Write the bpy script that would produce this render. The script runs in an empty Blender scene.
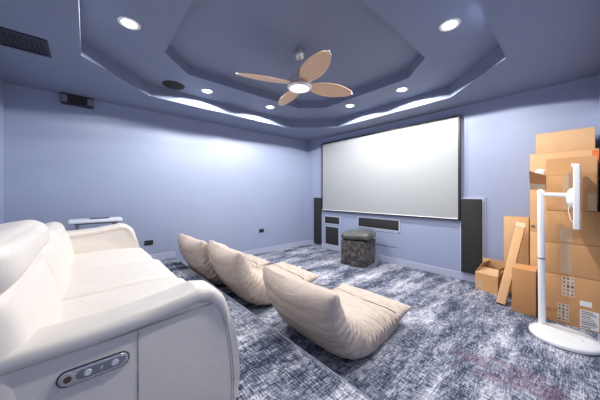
import bpy, bmesh, math, random
from mathutils import Vector, Matrix, noise
random.seed(7)
PI = math.pi
scene = bpy.context.scene
COL = scene.collection

# ------------------------------------------------------------------ helpers
def link(o, parent=None):
    COL.objects.link(o)
    if parent is not None:
        o.parent = parent
    return o

def obj(name, bm, mat, parent=None, smooth=None, loc=None, rot=None):
    bmesh.ops.recalc_face_normals(bm, faces=bm.faces[:])
    me = bpy.data.meshes.new(name)
    bm.to_mesh(me); bm.free()
    mats = mat if isinstance(mat, (list, tuple)) else [mat]
    for m in mats:
        me.materials.append(m)
    if smooth is not None:
        for p in me.polygons:
            p.use_smooth = True
        if smooth < 180:
            me.set_sharp_from_angle(angle=math.radians(smooth))
    o = bpy.data.objects.new(name, me)
    link(o, parent)
    if loc: o.location = loc
    if rot: o.rotation_euler = rot
    return o

def thing(name, label, cat, loc=(0, 0, 0), rotz=0, group=None):
    o = bpy.data.objects.new(name, None)
    o.empty_display_size = .1
    link(o)
    o.location = loc; o.rotation_euler = (0, 0, rotz)
    tag(o, label, cat, group)
    return o

def tag(o, label, cat, group=None):
    o['label'] = label; o['category'] = cat
    if group: o['group'] = group
    return o

def struct(name, bm, m, smooth=None):
    o = obj(name, bm, m, None, smooth)
    o['kind'] = 'structure'
    return o

def dup(root, loc, rotz, label, scale=None):
    r = root.copy(); COL.objects.link(r)
    r.location = loc; r.rotation_euler = (0, 0, rotz); r['label'] = label
    if scale: r.scale = scale
    for ch in list(root.children):
        c = ch.copy(); COL.objects.link(c); c.parent = r
        for g in list(ch.children):
            d = g.copy(); COL.objects.link(d); d.parent = c
    return r

def box(bm, x0, x1, y0, y1, z0, z1, bev=0, seg=2, mat=0):
    g = bmesh.ops.create_cube(bm, size=1)
    vs = g['verts']
    for v in vs:
        v.co = Vector(((x0 + x1) / 2 + v.co.x * (x1 - x0), (y0 + y1) / 2 + v.co.y * (y1 - y0), (z0 + z1) / 2 + v.co.z * (z1 - z0)))
    fs = {f for v in vs for f in v.link_faces}
    for f in fs: f.material_index = mat
    if bev:
        es = list({e for v in vs for e in v.link_edges})
        bmesh.ops.bevel(bm, geom=es, offset=bev, segments=seg, profile=.6, affect='EDGES')
    return bm

def B(*a, **k):
    return box(bmesh.new(), *a, **k)

def cyl(bm, p0, p1, r0, r1=None, n=24, caps=True):
    if r1 is None: r1 = r0
    p0 = Vector(p0); p1 = Vector(p1); d = p1 - p0
    q = d.to_track_quat('Z', 'Y')
    ra, rb = [], []
    for i in range(n):
        a = 2 * PI * i / n
        v = Vector((math.cos(a), math.sin(a), 0))
        ra.append(bm.verts.new(p0 + q @ (v * r0))); rb.append(bm.verts.new(p1 + q @ (v * r1)))
    for i in range(n):
        bm.faces.new((ra[i], ra[(i + 1) % n], rb[(i + 1) % n], rb[i]))
    if caps:
        bm.faces.new(ra); bm.faces.new(rb)
    return bm

def tube(bm, pts, r, n=8):
    pts = [Vector(p) for p in pts]
    rings = []
    for i, p in enumerate(pts):
        d = pts[min(i + 1, len(pts) - 1)] - pts[max(i - 1, 0)]
        q = d.to_track_quat('Z', 'Y')
        rings.append([bm.verts.new(p + q @ Vector((math.cos(2 * PI * k / n) * r, math.sin(2 * PI * k / n) * r, 0))) for k in range(n)])
    for a, b in zip(rings, rings[1:]):
        for k in range(n):
            bm.faces.new((a[k], a[(k + 1) % n], b[(k + 1) % n], b[k]))
    bm.faces.new(rings[0]); bm.faces.new(rings[-1])
    return bm

def lathe(bm, prof, n=40, c=(0, 0, 0), sx=1, sy=1):
    rings = []
    for r, z in prof:
        rings.append([bm.verts.new((c[0] + sx * r * math.cos(2 * PI * k / n), c[1] + sy * r * math.sin(2 * PI * k / n), c[2] + z)) for k in range(n)])
    for a, b in zip(rings, rings[1:]):
        for k in range(n):
            bm.faces.new((a[k], a[(k + 1) % n], b[(k + 1) % n], b[k]))
    bm.faces.new(rings[0]); bm.faces.new(rings[-1])
    return bm

def prism(bm, pts, axis, a0, a1, bev=0, seg=3):
    """closed outline pts extruded along an axis ('x': pts are (y,z); 'z': pts are (x,y); 'y': pts are (x,z))"""
    def mk(p, t):
        if axis == 'x': return (t, p[0], p[1])
        if axis == 'y': return (p[0], t, p[1])
        return (p[0], p[1], t)
    A = [bm.verts.new(mk(p, a0)) for p in pts]; Bv = [bm.verts.new(mk(p, a1)) for p in pts]
    n = len(pts)
    fa = bm.faces.new(A); fb = bm.faces.new(Bv)
    for i in range(n):
        bm.faces.new((A[i], A[(i + 1) % n], Bv[(i + 1) % n], Bv[i]))
    if bev:
        es = list(set(fa.edges[:] + fb.edges[:]))
        bmesh.ops.bevel(bm, geom=es, offset=bev, segments=seg, profile=.5, affect='EDGES')
    return bm

def softbox(cx, cy, cz, sx, sy, sz, r, puff=(0, 0, 0), n=14, wr=0, wf=6, rotx=0, seed=0, warp=None):
    """a padded cushion: rounded box whose faces bulge, with small leather wrinkles"""
    bm = bmesh.new()
    g = bmesh.ops.create_cube(bm, size=2)
    bmesh.ops.subdivide_edges(bm, edges=bm.edges[:], cuts=n, use_grid_fill=True)
    R = Matrix.Rotation(rotx, 3, 'X')
    hx, hy, hz = sx / 2, sy / 2, sz / 2
    for v in bm.verts:
        u = v.co.copy()
        # crowd the samples toward the edges
        f = lambda a: math.sin(a * PI / 2) * .5 + a * .5
        u = Vector((f(u.x), f(u.y), f(u.z)))
        p = Vector((u.x * hx, u.y * hy, u.z * hz))
        q = Vector((max(-hx + r, min(hx - r, p.x)), max(-hy + r, min(hy - r, p.y)), max(-hz + r, min(hz - r, p.z))))
        d = p - q
        nn = d.normalized() if d.length > 1e-6 else Vector((0, 0, 0))
        if d.length > 1e-6: p = q + nn * r
        bx = (1 - u.y ** 2) * (1 - u.z ** 2); by = (1 - u.x ** 2) * (1 - u.z ** 2); bz = (1 - u.x ** 2) * (1 - u.y ** 2)
        p.x += puff[0] * bx * (1 if u.x > 0 else -1) * abs(u.x)
        p.y += puff[1] * by * (1 if u.y > 0 else -1) * abs(u.y)
        p.z += puff[2] * bz * (1 if u.z > 0 else -1) * abs(u.z)
        if wr:
            w = noise.fractal(Vector((p.x * wf, p.y * wf * .5 + seed, p.z * wf)), 1.0, 2.0, 3)
            p += (nn if nn.length else Vector((0, 0, 1))) * wr * w
        if warp: p = warp(p, u)
        v.co = R @ p + Vector((cx, cy, cz))
    return bm

def octagon(x0, x1, y0, y1, c):
    return [(x0 + c, y0), (x1 - c, y0), (x1, y0 + c), (x1, y1 - c), (x1 - c, y1), (x0 + c, y1), (x0, y1 - c), (x0, y0 + c)]

# ------------------------------------------------------------------ materials
def lin(c):
    def g(v):
        v /= 255.
        return v / 12.92 if v <= .04045 else ((v + .055) / 1.055) ** 2.4
    return (g(c[0]), g(c[1]), g(c[2]), 1)

def new_mat(name):
    m = bpy.data.materials.new(name); m.use_nodes = True
    nt = m.node_tree; bsdf = nt.nodes['Principled BSDF']
    return m, nt, bsdf

def mat(name, rgb, rough=.6, metal=0, var=.0, vscale=8, bump=0, bscale=60, emit=0, stretch=None, spec=None, rgb2=None):
    m, nt, b = new_mat(name)
    b.inputs['Base Color'].default_value = lin(rgb)
    b.inputs['Roughness'].default_value = rough
    b.inputs['Metallic'].default_value = metal
    if spec is not None: b.inputs['Specular IOR Level'].default_value = spec
    tc = nt.nodes.new('ShaderNodeTexCoord'); mp = nt.nodes.new('ShaderNodeMapping')
    nt.links.new(tc.outputs['Object'], mp.inputs['Vector'])
    if stretch: mp.inputs['Scale'].default_value = stretch
    if var or rgb2:
        n = nt.nodes.new('ShaderNodeTexNoise'); n.inputs['Scale'].default_value = vscale; n.inputs['Detail'].default_value = 4
        nt.links.new(mp.outputs[0], n.inputs['Vector'])
        cr = nt.nodes.new('ShaderNodeValToRGB')
        c = lin(rgb); c2 = lin(rgb2) if rgb2 else tuple(x * (1 - var) for x in c[:3]) + (1,)
        cr.color_ramp.elements[0].position = .3; cr.color_ramp.elements[1].position = .7
        cr.color_ramp.elements[0].color = c2; cr.color_ramp.elements[1].color = c
        nt.links.new(n.outputs['Fac'], cr.inputs[0]); nt.links.new(cr.outputs[0], b.inputs['Base Color'])
    if bump:
        n2 = nt.nodes.new('ShaderNodeTexNoise'); n2.inputs['Scale'].default_value = bscale; n2.inputs['Detail'].default_value = 3
        nt.links.new(mp.outputs[0], n2.inputs['Vector'])
        bp = nt.nodes.new('ShaderNodeBump'); bp.inputs['Strength'].default_value = bump; bp.inputs['Distance'].default_value = .01
        nt.links.new(n2.outputs['Fac'], bp.inputs['Height']); nt.links.new(bp.outputs[0], b.inputs['Normal'])
    if emit:
        b.inputs['Emission Color'].default_value = lin(rgb); b.inputs['Emission Strength'].default_value = emit
    return m

WALL = mat('blue_wall_paint', (150, 160, 187), .42, var=.03, vscale=2, bump=.04, bscale=140)
CEIL = mat('shaded_ceiling_paint', (122, 131, 155), .6, var=.03, vscale=2)  # same paint as the walls, darkened so the colour carries the ceiling's shade
CEIL2 = mat('shaded_tray_paint', (122, 131, 155), .6, var=.03, vscale=2)  # tray gets the same darkened wall paint, shade put into the colour
BASEB = mat('baseboard_paint', (176, 181, 203), .3)
FRAMEP = mat('frame_paint', (182, 188, 209), .35)
LEATHER = mat('cream_leather', (228, 221, 212), .42, var=.03, vscale=5, bump=.3, bscale=10)
SEAM = mat('leather_stitching', (182, 174, 166), .7)
FABRIC = mat('beige_suede', (208, 192, 178), .85, var=.12, vscale=14, bump=.6, bscale=22, stretch=(1, 1, 2.2))
PIPING = mat('brown_piping', (70, 52, 42), .7)
CHROME = mat('polished_chrome', (226, 226, 226), .22, .7)
BRASSY = mat('brushed_nickel', (222, 218, 212), .35, .75)
WOOD = mat('light_maple_blade', (236, 200, 164), .45, rgb2=(220, 178, 140), vscale=10, stretch=(1, 8, 8))
BLACK = mat('black_plastic', (22, 22, 24), .45)
GRILLE = mat('black_speaker_cloth', (42, 42, 44), .85, bump=.4, bscale=300, var=.2, vscale=30)
GREYP = mat('grey_plastic', (116, 118, 128), .5)
SCREENM = mat('grey_screen_fabric', (156, 159, 161), .5, var=.02, vscale=1.5)
WHITEP = mat('glossy_white_plastic', (238, 238, 236), .25)
WHITET = mat('white_table_laminate', (225, 228, 240), .25)
LENS = mat('lamp_lens', (255, 255, 255), .3, emit=14)
FLENS = mat('fan_lamp_lens', (250, 250, 248), .3, emit=.75)
CARD = mat('kraft_cardboard', (216, 162, 108), .75, var=.10, vscale=5, bump=.06, bscale=50)
CARD2 = mat('pale_cardboard', (222, 180, 132), .75, var=.10, vscale=6, bump=.06, bscale=50)
CARD3 = mat('tan_cardboard', (210, 152, 98), .75, var=.10, vscale=6, bump=.06, bscale=50)
CARDIN = mat('brown_cardboard_core', (150, 100, 64), .85)
TAPE = mat('clear_tape', (205, 172, 136), .18)
PAPER = mat('white_sticker', (236, 234, 230), .6)
PALE = mat('cream_sticker', (226, 202, 172), .6)
SOFTINK = mat('faded_ink', (112, 98, 88), .7)
INK = mat('black_ink', (32, 28, 28), .7)
REDINK = mat('red_marker', (176, 66, 52), .7)
ORANGE = mat('orange_print', (226, 116, 56), .6)
VENTM = mat('dark_vent', (38, 40, 54), .5)

def velvet():
    m, nt, b = new_mat('crushed_velvet')
    tc = nt.nodes.new('ShaderNodeTexCoord')
    n = nt.nodes.new('ShaderNodeTexNoise'); n.inputs['Scale'].default_value = 14; n.inputs['Detail'].default_value = 6; n.inputs['Distortion'].default_value = .5
    cr = nt.nodes.new('ShaderNodeValToRGB')
    cr.color_ramp.elements[0].position = .42; cr.color_ramp.elements[0].color = lin((50, 48, 48))
    cr.color_ramp.elements[1].position = .68; cr.color_ramp.elements[1].color = lin((112, 106, 102))
    nt.links.new(tc.outputs['Object'], n.inputs['Vector']); nt.links.new(n.outputs['Fac'], cr.inputs[0]); nt.links.new(cr.outputs[0], b.inputs['Base Color'])
    b.inputs['Roughness'].default_value = .5
    return m
VELVET = velvet()
VELVET2 = mat('grey_velvet_cushion', (104, 106, 102), .4, rgb2=(72, 74, 72), vscale=9)

def carpet():
    m, nt, b = new_mat('distressed_blue_carpet')
    N = nt.nodes; L = nt.links
    tc = N.new('ShaderNodeTexCoord')
    def noise_(scale, sc, detail=3, dist=0, rough=.5):
        mp = N.new('ShaderNodeMapping'); mp.inputs['Scale'].default_value = sc
        L.new(tc.outputs['Object'], mp.inputs['Vector'])
        n = N.new('ShaderNodeTexNoise'); n.inputs['Scale'].default_value = scale; n.inputs['Detail'].default_value = detail
        n.inputs['Distortion'].default_value = dist; n.inputs['Roughness'].default_value = rough
        L.new(mp.outputs[0], n.inputs['Vector']); return n.outputs['Fac']
    def mth(op, a, bb):
        k = N.new('ShaderNodeMath'); k.operation = op
        for i, v in enumerate((a, bb)):
            if isinstance(v, (int, float)): k.inputs[i].default_value = v
            else: L.new(v, k.inputs[i])
        return k.outputs[0]
    patch = noise_(1.0, (3.8, 1.25, 4), 3, .2, .55)       # broad patches that run toward the screen wall
    streak = noise_(1.0, (13, 3.2, 8), 4, .2, .6)
    hx = noise_(1.0, (95, 14, 60), 3, 0, .7)                    # short woven strokes both ways
    hy = noise_(1.0, (14, 95, 60), 3, 0, .7)
    fine = noise_(1.0, (190, 190, 190), 1)
    s = mth('ADD', mth('MULTIPLY', patch, .95), mth('MULTIPLY', streak, .6))
    s = mth('ADD', s, mth('MULTIPLY', hx, 1.0)); s = mth('ADD', s, mth('MULTIPLY', hy, 1.0)); s = mth('ADD', s, mth('MULTIPLY', fine, .6))
    s = mth('SUBTRACT', s, 2.075)           # centred on 0
    s = mth('ADD', mth('MULTIPLY', s, 1.45), .5)
    cr = N.new('ShaderNodeValToRGB'); e = cr.color_ramp.elements
    e[0].position = .12; e[0].color = lin((44, 50, 66))
    e[1].position = .92; e[1].color = lin((222, 220, 224))
    for p, c in ((.36, (80, 87, 106)), (.52, (122, 128, 146)), (.7, (172, 174, 186))):
        k = e.new(p); k.color = lin(c)
    L.new(s, cr.inputs[0])
    # small plum and green accents in one band of the weave
    acc = noise_(1.0, (3.2, 9, 4), 2)
    sx = N.new('ShaderNodeSeparateXYZ'); L.new(tc.outputs['Object'], sx.inputs[0])
    dy = mth('ABSOLUTE', mth('SUBTRACT', sx.outputs['Y'], 2.36), 0)
    band = mth('SUBTRACT', 1, mth('MULTIPLY', dy, 4.5))
    bx = mth('SUBTRACT', 1, mth('MULTIPLY', mth('ABSOLUTE', mth('SUBTRACT', sx.outputs['X'], -.32), 0), 2.2))
    fa = mth('MULTIPLY', mth('MAXIMUM', band, 0), mth('MAXIMUM', bx, 0))
    fa = mth('MULTIPLY', fa, mth('MULTIPLY', mth('MAXIMUM', mth('SUBTRACT', acc, .42), 0), 8))
    fa = mth('MINIMUM', fa, .38)
    mx = N.new('ShaderNodeMix'); mx.data_type = 'RGBA'
    L.new(fa, mx.inputs[0]); L.new(cr.outputs[0], mx.inputs[6]); mx.inputs[7].default_value = lin((112, 70, 92))
    L.new(mx.outputs[2], b.inputs['Base Color'])
    b.inputs['Roughness'].default_value = .95; b.inputs['Specular IOR Level'].default_value = .15
    bp = N.new('ShaderNodeBump'); bp.inputs['Strength'].default_value = .35; bp.inputs['Distance'].default_value = .006
    L.new(mth('ADD', mth('ADD', hx, hy), fine), bp.inputs['Height']); L.new(bp.outputs[0], b.inputs['Normal'])
    return m
CARPET = carpet()

# ------------------------------------------------------------------ room shell
LX, RX, BY, RY = -4.70, .205, 4.443, -.77
HZ, TZ, IZ = 2.74, 2.91, 3.03
SY, SZ = 1.175, .22       # edge and height of the raised seating platform
T = .1
struct('floor', B(LX - T, RX + T, RY - T, BY + T, -.1, 0), CARPET)
bm = B(0, RX - LX, 0, SY - RY, 0, SZ, bev=.008)
pf = struct('platform', bm, CARPET); pf.location = (LX, RY, 0)
struct('trim_4', B(LX, RX, SY - .004, SY + .005, SZ - .010, SZ + .003, bev=.002), mat('carpet_edge_binding', (150, 154, 168), .8))
struct('wall_back', B(LX, RX, BY, BY + T, 0, 3.1), WALL)
struct('wall_left', B(LX - T, LX, RY - T, BY + T, 0, 3.1), WALL)
struct('wall_right', B(RX, RX + T, RY - T, BY + T, 0, 3.1), WALL)
struct('wall_rear', B(LX, RX, RY - T, RY, 0, 3.1), WALL)
# ceiling: soffit, first tray, second tray in one stepped sheet
OX0, OX1, OY0, OY1, OC = -3.977, -.45, -.043, 3.906, .717
KX0, KX1, KY0, KY1, KC = -3.32, -1.12, .64, 3.23, .345
bm = bmesh.new()
def ring_faces(rect_or_pts, pts, z, mi=0):
    a = [bm.verts.new((x, y, z)) for x, y in rect_or_pts]; b_ = [bm.verts.new((x, y, z)) for x, y in pts]
    n = len(pts)
    for i in range(n):
        bm.faces.new((a[i], a[(i + 1) % n], b_[(i + 1) % n], b_[i])).material_index = mi
    return a, b_
out8 = [(LX, RY), (RX, RY), (RX, RY), (RX, BY), (RX, BY), (LX, BY), (LX, BY), (LX, RY)]
o8 = octagon(OX0, OX1, OY0, OY1, OC)
k8 = octagon(KX0, KX1, KY0, KY1, KC)
corn = [(LX, RY), (RX, RY), (RX, BY), (LX, BY)]
cv = [bm.verts.new((x, y, HZ)) for x, y in corn]; ov = [bm.verts.new((x, y, HZ)) for x, y in o8]
bm.faces.new((cv[0], cv[1], ov[1], ov[0])); bm.faces.new((cv[1], ov[2], ov[1])); bm.faces.new((cv[1], cv[2], ov[3], ov[2]))
bm.faces.new((cv[2], ov[4], ov[3])); bm.faces.new((cv[2], cv[3], ov[5], ov[4])); bm.faces.new((cv[3], ov[6], ov[5]))
bm.faces.new((cv[3], cv[0], ov[7], ov[6])); bm.faces.new((cv[0], ov[0], ov[7]))
def wallring(pts, z0, z1, mi=0):
    a = [bm.verts.new((x, y, z0)) for x, y in pts]; b_ = [bm.verts.new((x, y, z1)) for x, y in pts]
    for i in range(8):
        bm.faces.new((a[i], a[(i + 1) % 8], b_[(i + 1) % 8], b_[i])).material_index = mi
wallring(o8, HZ, TZ, 1)
ring_faces(o8, k8, TZ, 1)
wallring(k8, TZ, IZ, 0)
bm.faces.new([bm.verts.new((x, y, IZ)) for x, y in k8]).material_index = 0
bmesh.ops.remove_doubles(bm, verts=bm.verts[:], dist=.0005)
struct('ceiling', bm, [CEIL, CEIL2])
# baseboards
struct('baseboard_back', B(LX, RX, BY - .014, BY, 0, .115, bev=.004), BASEB)
struct('baseboard_left', B(LX, LX + .014, SY, BY - .014, 0, .115, bev=.004), BASEB)
struct('trim_1', B(LX, LX + .014, RY, SY, SZ, SZ + .115, bev=.004), BASEB)
struct('baseboard_right', B(RX - .014, RX, SY, BY - .014, 0, .115, bev=.004), BASEB)

# ------------------------------------------------------------------ recessed downlights
POWER = 96
lamps = [(-2.68, .29, 'recessed downlight in the tray ceiling, nearest above the sofa'),
         (-.75, 2.49, 'recessed downlight in the tray ceiling at the upper right, above the boxes side'),
         (-3.67, 1.36, 'recessed downlight in the tray beside the round ceiling speaker'),
         (-3.60, 2.455, 'recessed downlight in the tray, right behind the lowest fan blade'),
         (-2.61, 3.47, 'recessed downlight in the tray above the left half of the screen'),
         (-1.69, 3.51, 'recessed downlight in the tray above the right half of the screen'),
         (-.75, 1.36, 'added recessed downlight in the tray, out of view on the right')]  # unseen last lamp, added to brighten the boxes and the sofa side
first = None
for i, (x, y, lab) in enumerate(lamps):
    if first is None:
        t = thing('recessed_downlight', lab, 'ceiling light', (x, y, TZ), 0, 'recessed downlights')
        b_ = bmesh.new(); lathe(b_, [(.058, -.001), (.088, -.001), (.086, -.006), (.062, -.007), (.058, -.003)], 40)
        obj('trim_ring', b_, WHITEP, t, 40)
        b_ = bmesh.new(); lathe(b_, [(.001, -.004), (.057, -.004), (.057, -.001), (.001, -.001)], 40)
        obj('lens', b_, LENS, t)
        first = t
    else:
        t = dup(first, (x, y, TZ), 0, lab)
    ld = bpy.data.lights.new('downlight_beam', 'SPOT')
    ld.energy = POWER * (.44, .95, 1, 1.05, 1.25, 1.2, .62)[i]; ld.spot_size = math.radians(161); ld.spot_blend = .03; ld.shadow_soft_size = .035
    ld.color = (1.0, .985, .965)
    lo = bpy.data.objects.new('downlight_beam', ld); COL.objects.link(lo); lo.location = (x, y, TZ - .02)

# ------------------------------------------------------------------ ceiling speaker, vent, wall speaker, outlets
b_ = bmesh.new(); lathe(b_, [(.001, -.010), (.132, -.010), (.142, -.006), (.145, -.0005), (.001, -.0005)], 48)
tag(obj('ceiling_speaker', b_, GRILLE, None, 40, loc=(-3.79, .93, TZ)), 'round black speaker grille set into the tray ceiling at the left', 'speaker')

t = thing('ceiling_vent', 'dark louvred air vent in the ceiling at the upper left', 'vent', (0, 0, HZ))
b_ = bmesh.new(); vx0, vx1, vy0, vy1 = -3.5, -3.14, -.60, -.265
box(b_, vx0, vx1, vy0, vy0 + .025, -.012, -.001); box(b_, vx0, vx1, vy1 - .025, vy1, -.012, -.001)
box(b_, vx0, vx0 + .025, vy0 + .025, vy1 - .025, -.012, -.001); box(b_, vx1 - .025, vx1, vy0 + .025, vy1 - .025, -.012, -.001)
obj('vent_frame', b_, VENTM, t)
obj('vent_backing', B(vx0 + .025, vx1 - .025, vy0 + .025, vy1 - .025, -.003, -.001), BLACK, t)
for k in range(9):
    y = vy0 + .045 + k * .031
    b_ = bmesh.new()
    vs = [b_.verts.new(p) for p in ((vx0 + .025, y, -.003), (vx1 - .025, y, -.003), (vx1 - .025, y + .018, -.012), (vx0 + .025, y + .018, -.012),
                                    (vx0 + .025, y + .003, -.003), (vx1 - .025, y + .003, -.003), (vx1 - .025, y + .021, -.012), (vx0 + .025, y + .021, -.012))]
    for f in ((0, 1, 2, 3), (4, 5, 6, 7), (0, 1, 5, 4), (3, 2, 6, 7), (0, 3, 7, 4), (1, 2, 6, 5)): b_.faces.new([vs[q] for q in f])
    obj('slat', b_, VENTM, t)

t = thing('surround_speaker', 'black surround speaker with grey end grilles, high on the left wall', 'speaker', (LX, -.095, 2.67))
obj('speaker_body', B(-.004, .085, -.17, .17, -.07, .069, bev=.006), BLACK, t, 40)
for s in (-1, 1):
    obj('end_grille', B(.083, .089, s * .135 - .032, s * .135 + .032, -.052, .05, bev=.002), GREYP, t)
obj('driver_grille', B(.083, .088, -.095, .095, -.055, .055, bev=.002), GRILLE, t)

def outlet(y, z, lab):
    t = thing('wall_outlet', lab, 'outlet', (LX, y, z), 0, 'black wall outlets')
    obj('cover_plate', B(0, .007, -.062, .062, -.04, .04, bev=.003), BLACK, t, 40)
    for s in (-1, 1):
        obj('socket', B(.006, .009, s * .03 - .02, s * .03 + .02, -.022, .022, bev=.001), GRILLE, t)
outlet(.775, .54, 'black wall outlet on the left wall just beyond the sofa arm')
outlet(2.97, .515, 'black wall outlet on the left wall between the floor chairs and the screen')

# ------------------------------------------------------------------ ceiling fan
FX, FY = -2.12, 1.86
DZ = .02
fan = thing('ceiling_fan', 'brushed nickel ceiling fan with four light wood blades and a round lamp', 'ceiling fan', (FX, FY, 0))
b_ = bmesh.new(); lathe(b_, [(.001, IZ - .001), (.050, IZ - .001), (.062, IZ - .03), (.056, IZ - .06), (.036, IZ - .095), (.02, IZ - .11), (.001, IZ - .112)], 40)
obj('canopy', b_, BRASSY, fan, 40)
b_ = bmesh.new(); cyl(b_, (0, 0, IZ - .11), (0, 0, 2.7400), .013)
obj('downrod', b_, BRASSY, fan, 40)
b_ = bmesh.new(); lathe(b_, [(.001, 2.7750), (.024, 2.7720), (.03, 2.7400), (.070, 2.7200), (.118, 2.7050), (.134, 2.6800), (.134, 2.6550), (.115, 2.6450), (.115, 2.6320), (.134, 2.6250), (.142, 2.6000), (.132, 2.5850), (.001, 2.5850)], 48)
obj('motor_housing', b_, BRASSY, fan, 35)
b_ = bmesh.new(); lathe(b_, [(.001, 2.5680), (.06, 2.5700), (.10, 2.5760), (.118, 2.5840), (.118, 2.5900), (.001, 2.5900)], 48)
obj('lamp_lens', b_, FLENS, fan, 60)
for k, a in enumerate((-110, -20, 70, 160)):
    b_ = bmesh.new()
    n = 26; m = 8; grid = []
    for i in range(n + 1):
        u = i / n; rr = .125 + u * .588
        w = .02 + .098 * math.sin(PI * min(1, (u * .93 + .045)) ** .92) ** .8
        if u > .94: w *= math.sqrt(max(0, 1 - ((u - .94) / .06) ** 2)) * .75 + .25
        row = []
        for s_ in (0, 1):
            for j in range(m + 1):
                v = -1 + 2 * j / m
                if s_: v = -v
                tw = math.radians(-14)
                y = v * w; z = -.012 * v * v * (0 if s_ == 0 else 1) - (.007 if s_ else 0)
                row.append(b_.verts.new((rr, y * math.cos(tw), 2.6350 + y * math.sin(tw) + z * .4)))
        grid.append(row)
    L_ = len(grid[0])
    for i in range(n):
        for j in range(L_):
            b_.faces.new((grid[i][j], grid[i][(j + 1) % L_], grid[i + 1][(j + 1) % L_], grid[i + 1][j]))
    b_.faces.new(grid[0]); b_.faces.new(grid[-1])
    bl = obj('blade', b_, WOOD, fan, 50, rot=(0, 0, math.radians(a)))
    b_ = bmesh.new()
    prism(b_, [(.09, -.028), (.16, -.022), (.20, -.034), (.215, 0), (.20, .034), (.16, .022), (.09, .028)], 'z', 2.6370, 2.6470, bev=.002)
    obj('blade_bracket', b_, BRASSY, bl, 40)
    b_ = bmesh.new()
    prism(b_, [(.697, -.02), (.718, -.012), (.725, 0), (.718, .012), (.697, .02)], 'z', 2.6260, 2.6420, bev=.002)
    obj('blade_tip', b_, BRASSY, bl, 40)

# ------------------------------------------------------------------ projector screen and built-in speakers on the back wall
t = thing('projection_screen', 'large grey projection screen with thin black border on the back wall', 'projection screen', (0, BY, 0))
sx0, sx1, sz0, sz1 = -4.165, -1.17, .935, 2.6
fy0, fy1 = -.062, -.03
fb = .028
obj('screen_fabric', B(sx0 + fb, sx1 - fb, -.052, -.036, sz0 + .02, sz1 - fb), SCREENM, t)
for a in ((sx0, sx0 + .016, fy0, fy1, sz0, sz1), (sx1 - .034, sx1, fy0, fy1, sz0, sz1), (sx0 + .016, sx1 - .034, fy0, fy1, sz1 - .026, sz1), (sx0 + .016, sx1 - .034, fy0, fy1, sz0, sz0 + .02)):
    obj('screen_border', B(*a, bev=.003), BLACK, t, 40)
b_ = bmesh.new(); cyl(b_, (sx0 + .02, -.066, sz0 + .024), (sx1 - .04, -.066, sz0 + .024), .007, n=10)
obj('bottom_bar', b_, WHITEP, t, 40)
for x in (-3.6, -1.7):
    obj('wall_mount', B(x - .05, x + .05, -.036, 0, 1.7, 1.85), BLACK, t)

def frame_bm(x0, x1, z0, z1, w, d0, d1):
    b_ = bmesh.new()
    box(b_, x0 - w, x0, d0, d1, z0 - w, z1 + w); box(b_, x1, x1 + w, d0, d1, z0 - w, z1 + w)
    box(b_, x0, x1, d0, d1, z1, z1 + w); box(b_, x0, x1, d0, d1, z0 - w, z0)
    return b_
def inwall(name, lab, cat, x0, x1, z0, z1, depth=.02, fw=.022, body=GRILLE):
    t = thing(name, lab, cat, ((x0 + x1) / 2, BY, z0)); cx = (x0 + x1) / 2
    h = z1 - z0; w = (x1 - x0) / 2
    obj('grille', B(-w, w, -depth, 0, 0, h, bev=.004), body, t, 40)
    f = frame_bm(-w - .006, w + .006, -.006, h + .006, fw, -.016, 0)
    obj('surround_frame', f, FRAMEP, t)
    return t
inwall('tower_speaker', 'tall black tower speaker panel right of the screen', 'speaker', -1.165, -.905, .135, 1.27, .055, .02)
inwall('tower_speaker', 'narrow tall black speaker panel left of the screen beside the corner', 'speaker', -4.45, -4.205, .07, 1.25, .05, .004)
inwall('center_speaker', 'wide black centre speaker built into the wall under the middle of the screen', 'speaker', -3.1, -2.2, .655, .836)
inwall('media_grille', 'small black wall grille under the left end of the screen', 'speaker', -4.09, -3.64, .635, .79)
inwall('wall_subwoofer', 'black square subwoofer grille low on the wall under the small grille', 'speaker', -4.07, -3.665, .13, .545)
t = thing('access_panel', 'empty blue rectangular wall panel outlined by trim right of the ottoman', 'wall panel', (-2.47, BY, .355))
obj('panel', B(-.22, .22, -.006, .006, .005, .24), WALL, t)
obj('panel_trim', frame_bm(-.228, .228, 0, .245, .016, -.014, .004), FRAMEP, t)
obj('panel_gap', frame_bm(-.222, .222, .006, .239, .006, -.009, 0), VENTM, t)
# cased outline beside the right tower
struct('trim_2', B(-.868, -.856, BY - .012, BY, .115, 1.31), BASEB)
struct('trim_3', B(-1.165, -.868, BY - .012, BY, 1.298, 1.31), BASEB)

# ------------------------------------------------------------------ ottoman
OR_ = math.radians(8)
t = thing('velvet_ottoman', 'dark crushed velvet cube ottoman with a grey cushion lid in front of the screen', 'ottoman', (-2.785, 3.97, 0), OR_)
obj('body', softbox(0, 0, .238, .48, .52, .472, .022, (.004, .004, 0), n=8), VELVET, t, 60)
b_ = softbox(0, 0, .552, .60, .56, .13, .06, (.015, .015, .012), n=12)
for v in b_.verts:
    d = math.hypot(v.co.x, v.co.y)
    lim = .305
    k = 1 - .10 * (abs(v.co.x * v.co.y) / .08)
    v.co.x *= max(.8, k); v.co.y *= max(.8, k)
    v.co.z += .02 * v.co.x - .0 * v.co.y
cu = obj('cushion_lid', b_, VELVET2, t, 60); cu.rotation_euler = (0, 0, math.radians(10))

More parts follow.
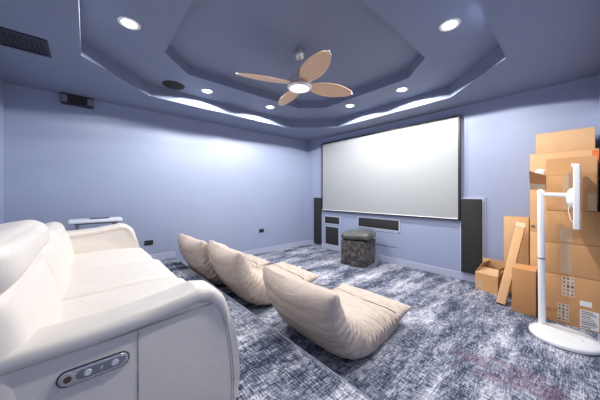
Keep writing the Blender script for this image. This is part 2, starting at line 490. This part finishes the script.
# ------------------------------------------------------------------ three folded floor chairs
def make_floor_chair(label):
    t = thing('floor_chair', label, 'floor chair', (0, 0, 0), 0, 'beige floor chairs in a row')
    MP = [(-.485, .625, .075), (-.462, .555, .100), (-.405, .42, .115), (-.315, .28, .125), (-.19, .175, .134), (-.02, .125, .115), (.2, .105, .095), (.42, .115, .080), (.62, .155, .062), (.72, .185, .045)]
    M, NW, W = 150, 60, .425
    # arc-length resample of the smooth spine
    pts = []
    for i in range(len(MP) - 1):
        p0 = MP[max(i - 1, 0)]; p1 = MP[i]; p2 = MP[i + 1]; p3 = MP[min(i + 2, len(MP) - 1)]
        for k in range(20):
            u = k / 20
            pts.append(tuple(.5 * ((2 * p1[a]) + (-p0[a] + p2[a]) * u + (2 * p0[a] - 5 * p1[a] + 4 * p2[a] - p3[a]) * u * u + (-p0[a] + 3 * p1[a] - 3 * p2[a] + p3[a]) * u ** 3) for a in range(3)))
    pts.append(MP[-1])
    cum = [0]
    for a, b2 in zip(pts, pts[1:]): cum.append(cum[-1] + math.hypot(b2[0] - a[0], b2[1] - a[1]))
    def at(s):
        d = s * cum[-1]
        for i in range(len(cum) - 1):
            if cum[i + 1] >= d - 1e-9:
                u = (d - cum[i]) / max(1e-9, cum[i + 1] - cum[i])
                return tuple(pts[i][a] + (pts[i + 1][a] - pts[i][a]) * u for a in range(3)), (pts[i + 1][0] - pts[i][0], pts[i + 1][1] - pts[i][1])
        return pts[-1], (pts[-1][0] - pts[-2][0], pts[-1][1] - pts[-2][1])
    spine = []
    for i in range(M + 1):
        s = i / M
        p, d = at(s); l = math.hypot(*d) or 1
        spine.append((s, p[0], p[1], p[2], d[0] / l, d[1] / l))
    def point(i, tt, side):          # side +1 inner (sitting) face, -1 outer face
        s, y, z, th, dy, dz = spine[i]
        ny, nz = -dz, dy             # toward the sitter
        e = .055
        if s < e: th *= math.sqrt(max(0.0, 1 - (1 - s / e) ** 2))
        if s > 1 - e: th *= math.sqrt(max(0.0, 1 - (1 - (1 - s) / e) ** 2))
        at_ = abs(tt)
        mid = max(0, min(1, (s + .03) / .12)) * max(0, min(1, (.97 - s) / .12))
        g0 = max(.06, (1 - at_ ** 5)) ** .5
        g1 = max(.0, (1 - .45 * at_ ** 9))
        g = g0 + (g1 - g0) * mid * (1 if side < 0 else .55)
        th *= g * (1 + .12 * (1 - tt * tt))
        ear = math.exp(-(s / .07) ** 2) + .8 * math.exp(-((1 - s) / .06) ** 2)
        crot = math.exp(-((s - .45) / .2) ** 2)
        x = tt * (W + .03 * ear + .045 * crot)
        # gathered pleats fanning from the fold
        pm = max(0, (at_ - .42) / .58) ** 1.1 * math.exp(-((s - .52) / .36) ** 6)
        ph = s * 2 * PI * 24 + 2.6 * noise.noise(Vector((s * 9, tt * 2, 3))) + tt * 2.5
        th += pm * .028 * (abs(math.sin(ph * .5)) * 2 - 1) * (1 if side > 0 else .45)
        x += (1 if tt > 0 else -1) * pm * .014 * math.cos(ph) * max(0, (at_ - .8) / .2)
        w = noise.fractal(Vector((x * 2.2 + 7 * side, s * 13, 1.3)), 1.0, 2.1, 4)
        th += .022 * w * g
        if side > 0:                 # inner face: back and seat pillows either side of the fold
            th += .018 * math.exp(-((s - .2) / .1) ** 2) * (1 - tt ** 2) + .014 * math.exp(-((s - .72) / .06) ** 2) * (1 - tt ** 2)
            th -= .016 * math.exp(-((s - .42) / .03) ** 2) + .012 * math.exp(-((s - .84) / .012) ** 2) * g
        # ends of the back lean out and droop into tips
        tip = max(0, (at_ - .8) / .2) * math.exp(-(s / .12) ** 2)
        zz = z + nz * th * side + .012 * tip
        sag = -.022 * math.exp(-(s / .16) ** 2) * math.cos(tt * PI * .95) * .6
        yy = y + ny * th * side - .01 * tip
        return Vector((x, yy, max(.004, zz + sag)))
    def build(i0, i1):
        b_ = bmesh.new(); out, inn = [], []
        for i in range(i0, i1 + 1):
            out.append([b_.verts.new(point(i, math.sin((-1 + 2 * j / NW) * PI / 2) * .45 + (-1 + 2 * j / NW) * .55, -1)) for j in range(NW + 1)])
            inn.append([b_.verts.new(point(i, math.sin((-1 + 2 * j / NW) * PI / 2) * .45 + (-1 + 2 * j / NW) * .55, 1)) for j in range(NW + 1)])
        for a in range(len(out) - 1):
            for j in range(NW):
                b_.faces.new((out[a][j], out[a][j + 1], out[a + 1][j + 1], out[a + 1][j]))
                b_.faces.new((inn[a][j], inn[a + 1][j], inn[a + 1][j + 1], inn[a][j + 1]))
            b_.faces.new((out[a][0], out[a + 1][0], inn[a + 1][0], inn[a][0]))
            b_.faces.new((out[a][NW], inn[a][NW], inn[a + 1][NW], out[a + 1][NW]))
        for a in (0, -1):
            for j in range(NW):
                try: b_.faces.new((out[a][j], out[a][j + 1], inn[a][j + 1], inn[a][j]))
                except ValueError: pass
        bmesh.ops.remove_doubles(b_, verts=b_.verts[:], dist=.0004)
        return b_
    ic = int(M * .43)
    obj('backrest', build(0, ic), FABRIC, t, 75)
    obj('seat', build(ic, M), FABRIC, t, 75)
    ip = int(M * .84)
    line = [point(ip, -1 + 2 * j / 40, 1) + Vector((0, 0, .003)) for j in range(1, 40)]
    b_ = bmesh.new(); tube(b_, line, .0045, 6)
    obj('piping', b_, PIPING, t, 60)
    return t
ch = make_floor_chair('beige suede folded floor chair nearest the camera, in front of the platform step')
ch.location = (-1.56, 1.80, 0)
dup(ch, (-2.86, 1.75, 0), math.radians(-3), 'middle beige suede floor chair, between the nearest and farthest ones', (1.04, .99, 1.1))
dup(ch, (-3.82, 1.62, 0), math.radians(2), 'farthest beige suede floor chair, closest to the left wall', (1.02, .95, 1.1))

# ------------------------------------------------------------------ sofa on the platform
sofa = thing('recliner_sofa', 'cream leather reclining three-seat sofa on the raised platform', 'sofa', (0, 0, 0))
AX0, AX1 = -1.17, -1.36        # near arm outer / inner
FAR0, FAR1 = -3.66, -3.93
z0 = SZ + .002
def arm(xo, xi, parent, dy=0, dz=0):
    lo, hi = min(xo, xi), max(xo, xi)
    prof = [(-.62, z0 + .03), (.60, z0 + .03), (.612, .30), (.613, .40), (.606, .52), (.592, .62), (.572, .70), (.55, .755), (.515, .815), (.46, .846), (.40, .852), (.33, .842), (.18, .822), (-.62, .81)]
    prof = [(y + dy, z + (dz if z > .5 else 0)) for y, z in prof]
    b_ = bmesh.new(); prism(b_, prof, 'x', lo + .012, hi - .012, bev=.028, seg=4)
    a = obj('arm', b_, LEATHER, parent, 50)
    # padded top that rolls over the front
    path = [(-.60, .82), (-.3, .821), (0, .823), (.18, .838), (.34, .862), (.40, .874), (.455, .862), (.50, .82), (.528, .76), (.545, .69)]
    path = [(y + dy, z + dz) for y, z in path]
    b_ = bmesh.new(); rings = []; n = 28
    fine_ = []
    for i in range(len(path) - 1):
        for k in range(6):
            u = k / 6; fine_.append((path[i][0] * (1 - u) + path[i + 1][0] * u, path[i][1] * (1 - u) + path[i + 1][1] * u))
    fine_.append(path[-1])
    cx = (lo + hi) / 2; w = (hi - lo) / 2 + .003
    for i, (y, z) in enumerate(fine_):
        a0 = fine_[max(0, i - 2)]; a1 = fine_[min(len(fine_) - 1, i + 2)]
        d = Vector((0, a1[0] - a0[0], a1[1] - a0[1])).normalized(); nrm = Vector((0, -d.z, d.y))
        u = i / (len(fine_) - 1)
        k = 1 if u < .72 else math.sqrt(max(.03, 1 - .9 * ((u - .72) / .28) ** 2))
        r = []
        for j in range(n):
            an = 2 * PI * j / n
            c_, s_ = math.cos(an), math.sin(an)
            px = (abs(c_) ** .55) * (1 if c_ > 0 else -1) * w * (.94 + .06 * k)
            pz = (abs(s_) ** .75) * (1 if s_ > 0 else -1) * .036 * k
            wv = noise.fractal(Vector((y * 7, px * 5, an)), 1, 2, 2) * .0035
            p = Vector((cx + px, y, z)) + nrm * (pz + wv * (1 if s_ > 0 else 0))
            r.append(b_.verts.new(p))
        rings.append(r)
    for r1, r2 in zip(rings, rings[1:]):
        for j in range(n): b_.faces.new((r1[j], r1[(j + 1) % n], r2[(j + 1) % n], r2[j]))
    b_.faces.new(rings[0]); b_.faces.new(rings[-1])
    obj('arm_pad', b_, LEATHER, a, 60)
    return a
near = arm(AX0, AX1, sofa)
far = arm(FAR0, FAR1, sofa, -.09, .075)
obj('base', B(FAR0 - .02, AX1 + .02, -.6, .52, z0, .50, bev=.02), LEATHER, sofa, 40)
# seams on the outer side of the near arm
xs = AX0 + .0005
def seam(pts, parent, r=.0032):
    b_ = bmesh.new(); tube(b_, pts, r, 6); obj('seam', b_, SEAM, parent, 60)
seam([(AX0 - .012, .158, .27), (AX0 - .0125, .158, .55), (AX0 - .012, .158, .80)], near)
front = [(.575, .29), (.577, .40), (.571, .50), (.558, .60), (.54, .69), (.518, .765), (.49, .815)]
seam([(AX0 - .012, y, z) for y, z in front], near, .0025)
seam([(AX0 - .012, y - .012, z) for y, z in front], near, .0018)
seam([(AX0 - .008, -.5, .796), (AX0 - .008, -.2, .800), (AX0 - .008, .1, .804), (AX0 - .008, .3, .816), (AX0 - .008, .47, .822)], near, .003)
# seat cushions
edges = [-1.35, -2.165, -2.905, -3.665]
for i in range(3):
    xa, xb = edges[i], edges[i + 1]
    def wp(p, u):
        # front edge rolls down
        if u.y > .2: p.z -= .02 * ((u.y - .2) / .8) ** 2.2
        return p
    obj('seat_cushion', softbox((xa + xb) / 2, .20 - .02 * i, .585, xa - xb + .004, .84 - .03 * i, .22, .06, (0, .012, .022), n=18, wr=.006, wf=6, seed=i * 3, warp=wp), LEATHER, sofa, 80)
    obj('footrest_panel', softbox((xa + xb) / 2, .555, .40, xa - xb - .01, .09, .26, .035, (0, .01, 0), n=8), LEATHER, sofa, 80)
    yb = -.305
    xo = AX0 - .004 if i == 0 else xa
    xe = FAR1 if i == 2 else xb
    obj('back_cushion', softbox((xo + xe) / 2, -.285, .81, xo - xe + .002, .27, .46, .09, (0, .03, .0), n=18, wr=.008, wf=5, rotx=math.radians(16), seed=9 + i), LEATHER, sofa, 80)
    if i == 0:
        obj('headrest', softbox((xo + xb) / 2, -.325, 1.105, xo - xb + .03, .30, .185, .075, (0, .02, .005), n=16, wr=.008, wf=5, rotx=math.radians(10), seed=20), LEATHER, sofa, 80)
    else:
        obj('headrest', softbox((xa + xb) / 2, -.52, .955, xa - xb - .005, .22, .20, .08, (0, .02, .0), n=16, wr=.006, wf=5, rotx=math.radians(30), seed=20 + i), LEATHER, sofa, 80)
obj('back_frame', B(FAR0 - .0, AX1 + .0, -.70, -.42, z0 + .02, .93, bev=.05, seg=4), LEATHER, sofa, 50)
# power control plate
def capsule(y0, y1, zc, r, n=14):
    pts = []
    for k in range(n + 1):
        a = -PI / 2 + PI * k / n; pts.append((y1 - r + r * math.cos(a), zc + r * math.sin(a)))
    for k in range(n + 1):
        a = PI / 2 + PI * k / n; pts.append((y0 + r + r * math.cos(a), zc + r * math.sin(a)))
    return pts
ZC = .712
b_ = bmesh.new(); prism(b_, capsule(-.075, .125, ZC, .025), 'x', AX0 - .015, AX0 - .004, bev=.003)
plate = obj('control_panel', b_, CHROME, sofa, 40)
b_ = bmesh.new(); prism(b_, capsule(-.029, .117, ZC, .0165), 'x', AX0 - .006, AX0 - .0025, bev=.001)
obj('button_inlay', b_, mat('satin_steel', (172, 172, 174), .3, 1), plate, 40)
b_ = bmesh.new(); prism(b_, capsule(-.079, .129, ZC, .0285), 'x', AX0 - .016, AX0 - .0065, bev=.001)
obj('panel_bezel', b_, mat('dark_bezel', (70, 70, 72), .3, .6), plate, 40)
b_ = bmesh.new(); cyl(b_, (AX0 - .006, -.05, ZC), (AX0 - .001, -.05, ZC), .019)
us = obj('charging_port', b_, BRASSY, plate, 40)
b_ = bmesh.new(); cyl(b_, (AX0 - .003, -.05, ZC), (AX0 + .0005, -.05, ZC), .011)
obj('port_socket', b_, mat('brown_socket', (92, 74, 60), .5), us, 40)
for y, rr, mm in ((.004, .012, WHITEP), (.042, .006, CHROME), (.082, .012, WHITEP)):
    b_ = bmesh.new(); cyl(b_, (AX0 - .004, y, ZC), (AX0 + .001, y, ZC), rr, rr * .85)
    obj('button', b_, mm, plate, 40)

# ------------------------------------------------------------------ side table between the sofa and the left wall
t = thing('side_table', 'slim white side table beyond the far arm of the sofa', 'side table', (-4.25, .10, SZ - .0))
obj('tabletop', B(-.17, .17, -.27, .27, .765, .803, bev=.010), WHITET, t, 40)
obj('under_frame', B(-.14, .14, -.22, .22, .745, .765), GREYP, t)
for sx_ in (-1, 1):
    for sy_ in (-1, 1):
        b_ = bmesh.new(); cyl(b_, (sx_ * .12, sy_ * .19, 0), (sx_ * .12, sy_ * .19, .745), .014, n=16)
        obj('leg', b_, GREYP, t, 40)
b_ = B(-.03, .03, -.10, .10, 0, .018, bev=.006)
tag(obj('remote_control', b_, mat('dark_grey_remote', (86, 88, 100), .4), None, 40, loc=(-4.22, .13, SZ + .8035), rot=(0, 0, .15)), 'dark remote control lying on the slim white side table', 'remote')

# ------------------------------------------------------------------ cardboard boxes in the right corner
def carton(lab, x0, x1, y0, y1, z0_, z1, m=CARD, tape=None, flapline=None, rotz=0, name='cardboard_box'):
    cx, cy = (x0 + x1) / 2, (y0 + y1) / 2
    t = thing(name, lab, 'box', (cx, cy, z0_), rotz, None)
    w, d, h = (x1 - x0) / 2, (y1 - y0) / 2, z1 - z0_
    obj('carton_body', B(-w, w, -d, d, 0, h - .004, bev=.005), m, t, 40)
    obj('top_flap', B(-w + .001, w - .001, -d + .001, -.001, h - .004, h, bev=.001), m, t)
    obj('top_flap', B(-w + .001, w - .001, .001, d - .001, h - .004, h, bev=.001), m, t)
    if tape is not None:
        for (a0, a1, b0, b1) in tape:
            obj('packing_tape', B(a0 - cx, a1 - cx, -d - .0008, -d + .001, b0 - z0_, b1 - z0_), TAPE, t)
    return t, w, d, h, cx, cy

XR = RX - .018
A_, *_a = carton('large stickered cardboard box on the floor behind the white stand, bottom of the stack', -.255, XR, 3.722, 4.02, .001, .512, CARD)
Bx, *_b = carton('second cardboard box up in the main stack, on the stickered box', -.225, XR, 3.722, 4.02, .514, .842, CARD, tape=[(-.09, -.005, .53, .842)])
Cx, *_c = carton('third cardboard box up in the main stack, under the box behind the portable screen', -.21, XR, 3.722, 4.02, .844, 1.180, CARD, tape=[(-.09, 0, .86, 1.0)])
D_, dw, dd, dh, dcx, dcy = carton('small cardboard box with open side flap, directly behind the portable screen', -.192, .160, 3.722, 4.02, 1.182, 1.735, CARD, tape=[(.1, .159, 1.19, 1.36), (-.07, -.02, 1.19, 1.56)])
obj('flap_fold', B(-dw, dw, -dd - .003, -dd + .001, .372, .550, bev=.001), CARD, D_)
# open flap sticking out to the left with shiny tape, and white foam behind its edge
b_ = bmesh.new()
p = [Vector(q) for q in ((-.192, 3.722, 1.555), (-.322, 3.66, 1.612), (-.312, 3.68, 1.405), (-.192, 3.722, 1.40))]
off = Vector((.002, .004, 0))
vs = [b_.verts.new(q - Vector((dcx, dcy, 1.182))) for q in p] + [b_.verts.new(q + off - Vector((dcx, dcy, 1.182))) for q in p]
for f in ((0, 1, 2, 3), (4, 5, 6, 7), (0, 1, 5, 4), (1, 2, 6, 5), (2, 3, 7, 6), (3, 0, 4, 7)): b_.faces.new([vs[q] for q in f])
fl = obj('side_flap', b_, CARDIN, D_)
b_ = bmesh.new()
p = [Vector(q) for q in ((-.196, 3.7195, 1.46), (-.315, 3.661, 1.475), (-.312, 3.676, 1.408), (-.196, 3.718, 1.402))]
vs = [b_.verts.new(q - Vector((dcx, dcy + .002, 1.182))) for q in p] + [b_.verts.new(q + Vector((0, .003, 0)) - Vector((dcx, dcy + .002, 1.182))) for q in p]
for f in ((0, 1, 2, 3), (4, 5, 6, 7), (0, 1, 5, 4), (1, 2, 6, 5), (2, 3, 7, 6), (3, 0, 4, 7)): b_.faces.new([vs[q] for q in f])
obj('packing_tape', b_, mat('shiny_brown_tape', (168, 146, 122), .15), fl)
obj('foam_piece', softbox(-.240 - dcx, 3.775 - dcy, 1.585 - 1.182, .085, .07, .10, .034, n=8), WHITEP, D_, 60)

F_, *_f = carton('cardboard box on the floor behind the main stack, under the tallest box', -.345, XR, 4.03, 4.40, .001, .905, CARD2)
E_, ew, ed, eh, ecx, ecy = carton('big tall cardboard box behind the main stack, with an orange mark at its top right', -.345, XR, 4.03, 4.40, .907, 1.838, CARD2)
obj('orange_mark', B(.138 - ecx, XR - .002 - ecx, -ed - .0012, -ed + .001, 1.66 - .907, 1.825 - .907), ORANGE, E_)
b_ = bmesh.new(); lathe(b_, [(.012, 0), (.018, 0), (.018, .002), (.012, .002)], 20)
o = obj('printed_ring', b_, GREYP, E_, loc=(-.318 - ecx, -ed - .002, .965 - .907), rot=(PI / 2, 0, 0))
G_, gw, gd, gh, *_g = carton('topmost cardboard box, above all the other boxes in the corner', -.295, .160, 4.05, 4.36, 1.840, 2.075, CARD2)

# stickers on the bottom box
def sticker(parent, cx, cy, z0p, x0, x1, za, zb, m, kind):
    yf = 3.722
    s = obj('shipping_label', B(x0 - cx, x1 - cx, yf - cy - .0012, yf - cy + .001, za - z0p, zb - z0p), m, parent)
    b_ = bmesh.new(); rnd = random.Random(int(abs(x0) * 1e4) + int(za * 1e3))
    yy0, yy1 = yf - cy - .0018, yf - cy - .0008
    if kind == 'icons':
        rows = 5
        for r in range(rows):
            zc = za + (zb - za) * (r + .5) / rows
            for c in range(3):
                xc = x0 + (x1 - x0) * (c + .5) / 3
                w = (x1 - x0) * rnd.uniform(.05, .12); h = (zb - za) / rows * rnd.uniform(.12, .32)
                if r == 2 and c == 1: h = (zb - za) / rows * .42
                box(b_, xc - w - cx, xc + w - cx, yy0, yy1, zc - h - z0p, zc + h - z0p)
    else:
        z = zb - .012
        while z > za + .012:
            h = rnd.choice((.003, .004, .009))
            w = (x1 - x0) * rnd.uniform(.5, .85)
            box(b_, x0 + .008 - cx, x0 + .008 + w - cx, yy0, yy1, z - h - z0p, z - z0p)
            z -= h + rnd.uniform(.006, .012)
    obj('printed_marks', b_, SOFTINK, s)
acx, acy = (-.255 + XR) / 2, (3.722 + 4.02) / 2
sticker(A_, acx, acy, .001, -.074, .012, .298, .502, PALE, 'icons')
sticker(A_, acx, acy, .001, -.105, -.024, .03, .208, PALE, 'icons')
sticker(A_, acx, acy, .001, .049, .172, .012, .195, PAPER, 'lines')
obj('blank_sticker', B(.049 - acx, .127 - acx, 3.722 - acy - .0012, 3.722 - acy + .001, .23, .282), PAPER, A_)
def text_mesh(txt, size, m, parent, loc, rot, name='handwriting'):
    cu_ = bpy.data.curves.new(name, 'FONT'); cu_.body = txt; cu_.size = size; cu_.extrude = .0004; cu_.shear = .25
    tmp = bpy.data.objects.new(name, cu_); COL.objects.link(tmp)
    dg = bpy.context.evaluated_depsgraph_get()
    me = bpy.data.meshes.new_from_object(tmp.evaluated_get(dg))
    bpy.data.objects.remove(tmp)
    me.materials.clear(); me.materials.append(m)
    o = bpy.data.objects.new(name, me); link(o, parent); o.location = loc; o.rotation_euler = rot
    return o
text_mesh('OLY', .058, REDINK, A_, (-.222 - acx, 3.722 - acy - .0012, .098), (PI / 2, 0, 0))

carton('small upright cardboard box on the floor left of the main stack', -.470, -.268, 3.69, 3.97, .001, .500, CARD3)
# flat box against the wall
carton('flat pale cardboard box standing upright against the back wall', -.640, -.385, 4.355, 4.425, .001, 1.045, CARD2)
# leaning narrow box
t = thing('leaning_box', 'long narrow cardboard box leaning backwards between the open box and the corner stack', 'box', (-.585, 3.775, .02))
b_ = B(-.043, .043, -.02, .10, 0, 1.04, bev=.003)
bo = obj('carton_body', b_, CARD2, t, 40)
b_ = bmesh.new(); box(b_, -.048, .046, -.026, .02, .99, 1.055)
obj('torn_flap', b_, PALE, t)
t.rotation_euler = (math.radians(-23), math.radians(8.6), 0)

# open box at the left of the group
t = thing('open_box', 'small open cardboard box with raised flaps beside the tower speaker', 'box', (-.775, 4.245, .001), math.radians(-12))
w, d, h = .135, .11, .235
b_ = bmesh.new(); th = .005
box(b_, -w, w, -d, d, 0, th); box(b_, -w, w, -d, -d + th, th, h); box(b_, -w, w, d - th, d, th, h)
box(b_, -w, -w + th, -d + th, d - th, th, h); box(b_, w - th, w, -d + th, d - th, th, h)
obj('carton_body', b_, CARD, t)
def flap(a, b2, up, name='open_flap', m=CARD2):
    b_ = bmesh.new(); a = Vector(a); b2 = Vector(b2); up = Vector(up)
    nrm = (b2 - a).cross(up).normalized() * .004
    ps = [a, b2, b2 + up, a + up]
    vs = [b_.verts.new(q) for q in ps] + [b_.verts.new(q + nrm) for q in ps]
    for f in ((0, 1, 2, 3), (4, 5, 6, 7), (0, 1, 5, 4), (1, 2, 6, 5), (2, 3, 7, 6), (3, 0, 4, 7)): b_.faces.new([vs[q] for q in f])
    obj(name, b_, m, t)
flap((-w, -d, h), (w, -d, h), (.05, .05, .09))
flap((-w, d, h), (w, d, h), (.02, -.04, .19))
flap((-w, -d, h), (-w, d, h), (.10, 0, .17))
flap((w, -d, h), (w, d, h), (.02, -.02, .13))
obj('packing_tape', B(-.12, -.03, -d - .0012, -d + .001, .02, .13), TAPE, t)

# ------------------------------------------------------------------ white portable screen on stand
st = thing('portable_screen_stand', 'white portable screen on a pole with a round floor base, seen edge-on before the boxes', 'screen stand', (-.205, 3.44, 0))
ox, oy = -.205, 3.44
b_ = bmesh.new()
lathe(b_, [(.001, .002), (.215, .002), (.23, .008), (.232, .028), (.222, .040), (.15, .046), (.001, .050)], 64, c=(-.056 - ox, 3.33 - oy, 0), sx=1.03, sy=1.02)
obj('floor_base', b_, WHITEP, st, 50)
b_ = bmesh.new(); box(b_, .0, .30, -.014, .014, .044, .053, bev=.003); 
o = obj('base_rib', b_, WHITEP, st, 40, rot=(0, 0, math.radians(-28)))
b_ = bmesh.new(); cyl(b_, (0, 0, .044), (-.012, .03, 1.37), .0285, .0265, n=28)
obj('pole', b_, WHITEP, st, 40)
b_ = bmesh.new(); lathe(b_, [(.001, 0), (.0295, 0), (.0295, .012), (.001, .012)], 28, c=(-.005, .012, .70))
obj('height_collar', b_, GREYP, st, 40)
b_ = bmesh.new(); lathe(b_, [(.001, -.02), (.0285, -.02), (.029, 0), (.022, .018), (.001, .026)], 28, c=(-.012, .03, 1.38))
obj('pole_cap', b_, WHITEP, st, 60)
b_ = bmesh.new(); cyl(b_, (-.01, .03, 1.352), (.165, .03, 1.345), .022, .022, n=24)
obj('arm', b_, WHITEP, st, 40)
b_ = bmesh.new()
prof = [(.001, -.035), (.04, -.032), (.07, -.022), (.09, -.004), (.096, .014), (.001, .014)]
lathe(b_, prof, 36)
o = obj('hub', b_, WHITEP, st, 50, loc=(.196, .03, 1.32), rot=(0, math.radians(90), 0))
scr = obj('display_housing', B(.208, .250, -.16, .20, 1.035, 1.625, bev=.01, seg=3), WHITEP, st, 40)
obj('display_glass', B(.2495, .2515, -.15, .19, 1.045, 1.615), BLACK, scr)
b_ = bmesh.new(); cyl(b_, (.195, .0, 1.628), (.23, .0, 1.628), .016, n=20)
obj('camera_knob', b_, WHITEP, scr, 40)
hel = [(.192 + .012 * math.cos(k * .9), .03 + .012 * math.sin(k * .9) - .06, 1.42 + k * .003) for k in range(48)]
b_ = bmesh.new(); tube(b_, hel, .0028, 6)
obj('coiled_cable', b_, GREYP, st, 60)
b_ = bmesh.new(); tube(b_, [(.185, .0, 1.27), (.178, -.01, 1.20), (.19, -.02, 1.12), (.212, -.02, 1.08)], .0025, 8)
obj('cable', b_, WHITEP, st, 60)

# ------------------------------------------------------------------ world, camera
w = bpy.data.worlds.new('world'); scene.world = w; w.use_nodes = True
w.node_tree.nodes['Background'].inputs[0].default_value = (0, 0, 0, 1)
w.node_tree.nodes['Background'].inputs[1].default_value = 0
cam = bpy.data.cameras.new('camera'); co = bpy.data.objects.new('camera', cam); COL.objects.link(co)
co.location = (0, 0, 1.363); co.rotation_euler = (PI / 2, 0, math.radians(48.347))
cam.sensor_width = 36; cam.lens = 241.35 * 36 / 600
cam.shift_x = -1.3 / 600; cam.shift_y = -6.65 / 600
cam.clip_start = .02
scene.camera = co
vs_ = scene.view_settings
vs_.view_transform = 'Standard'; vs_.look = 'None'; vs_.gamma = 1; vs_.use_curve_mapping = False
vs_.exposure = 0.06
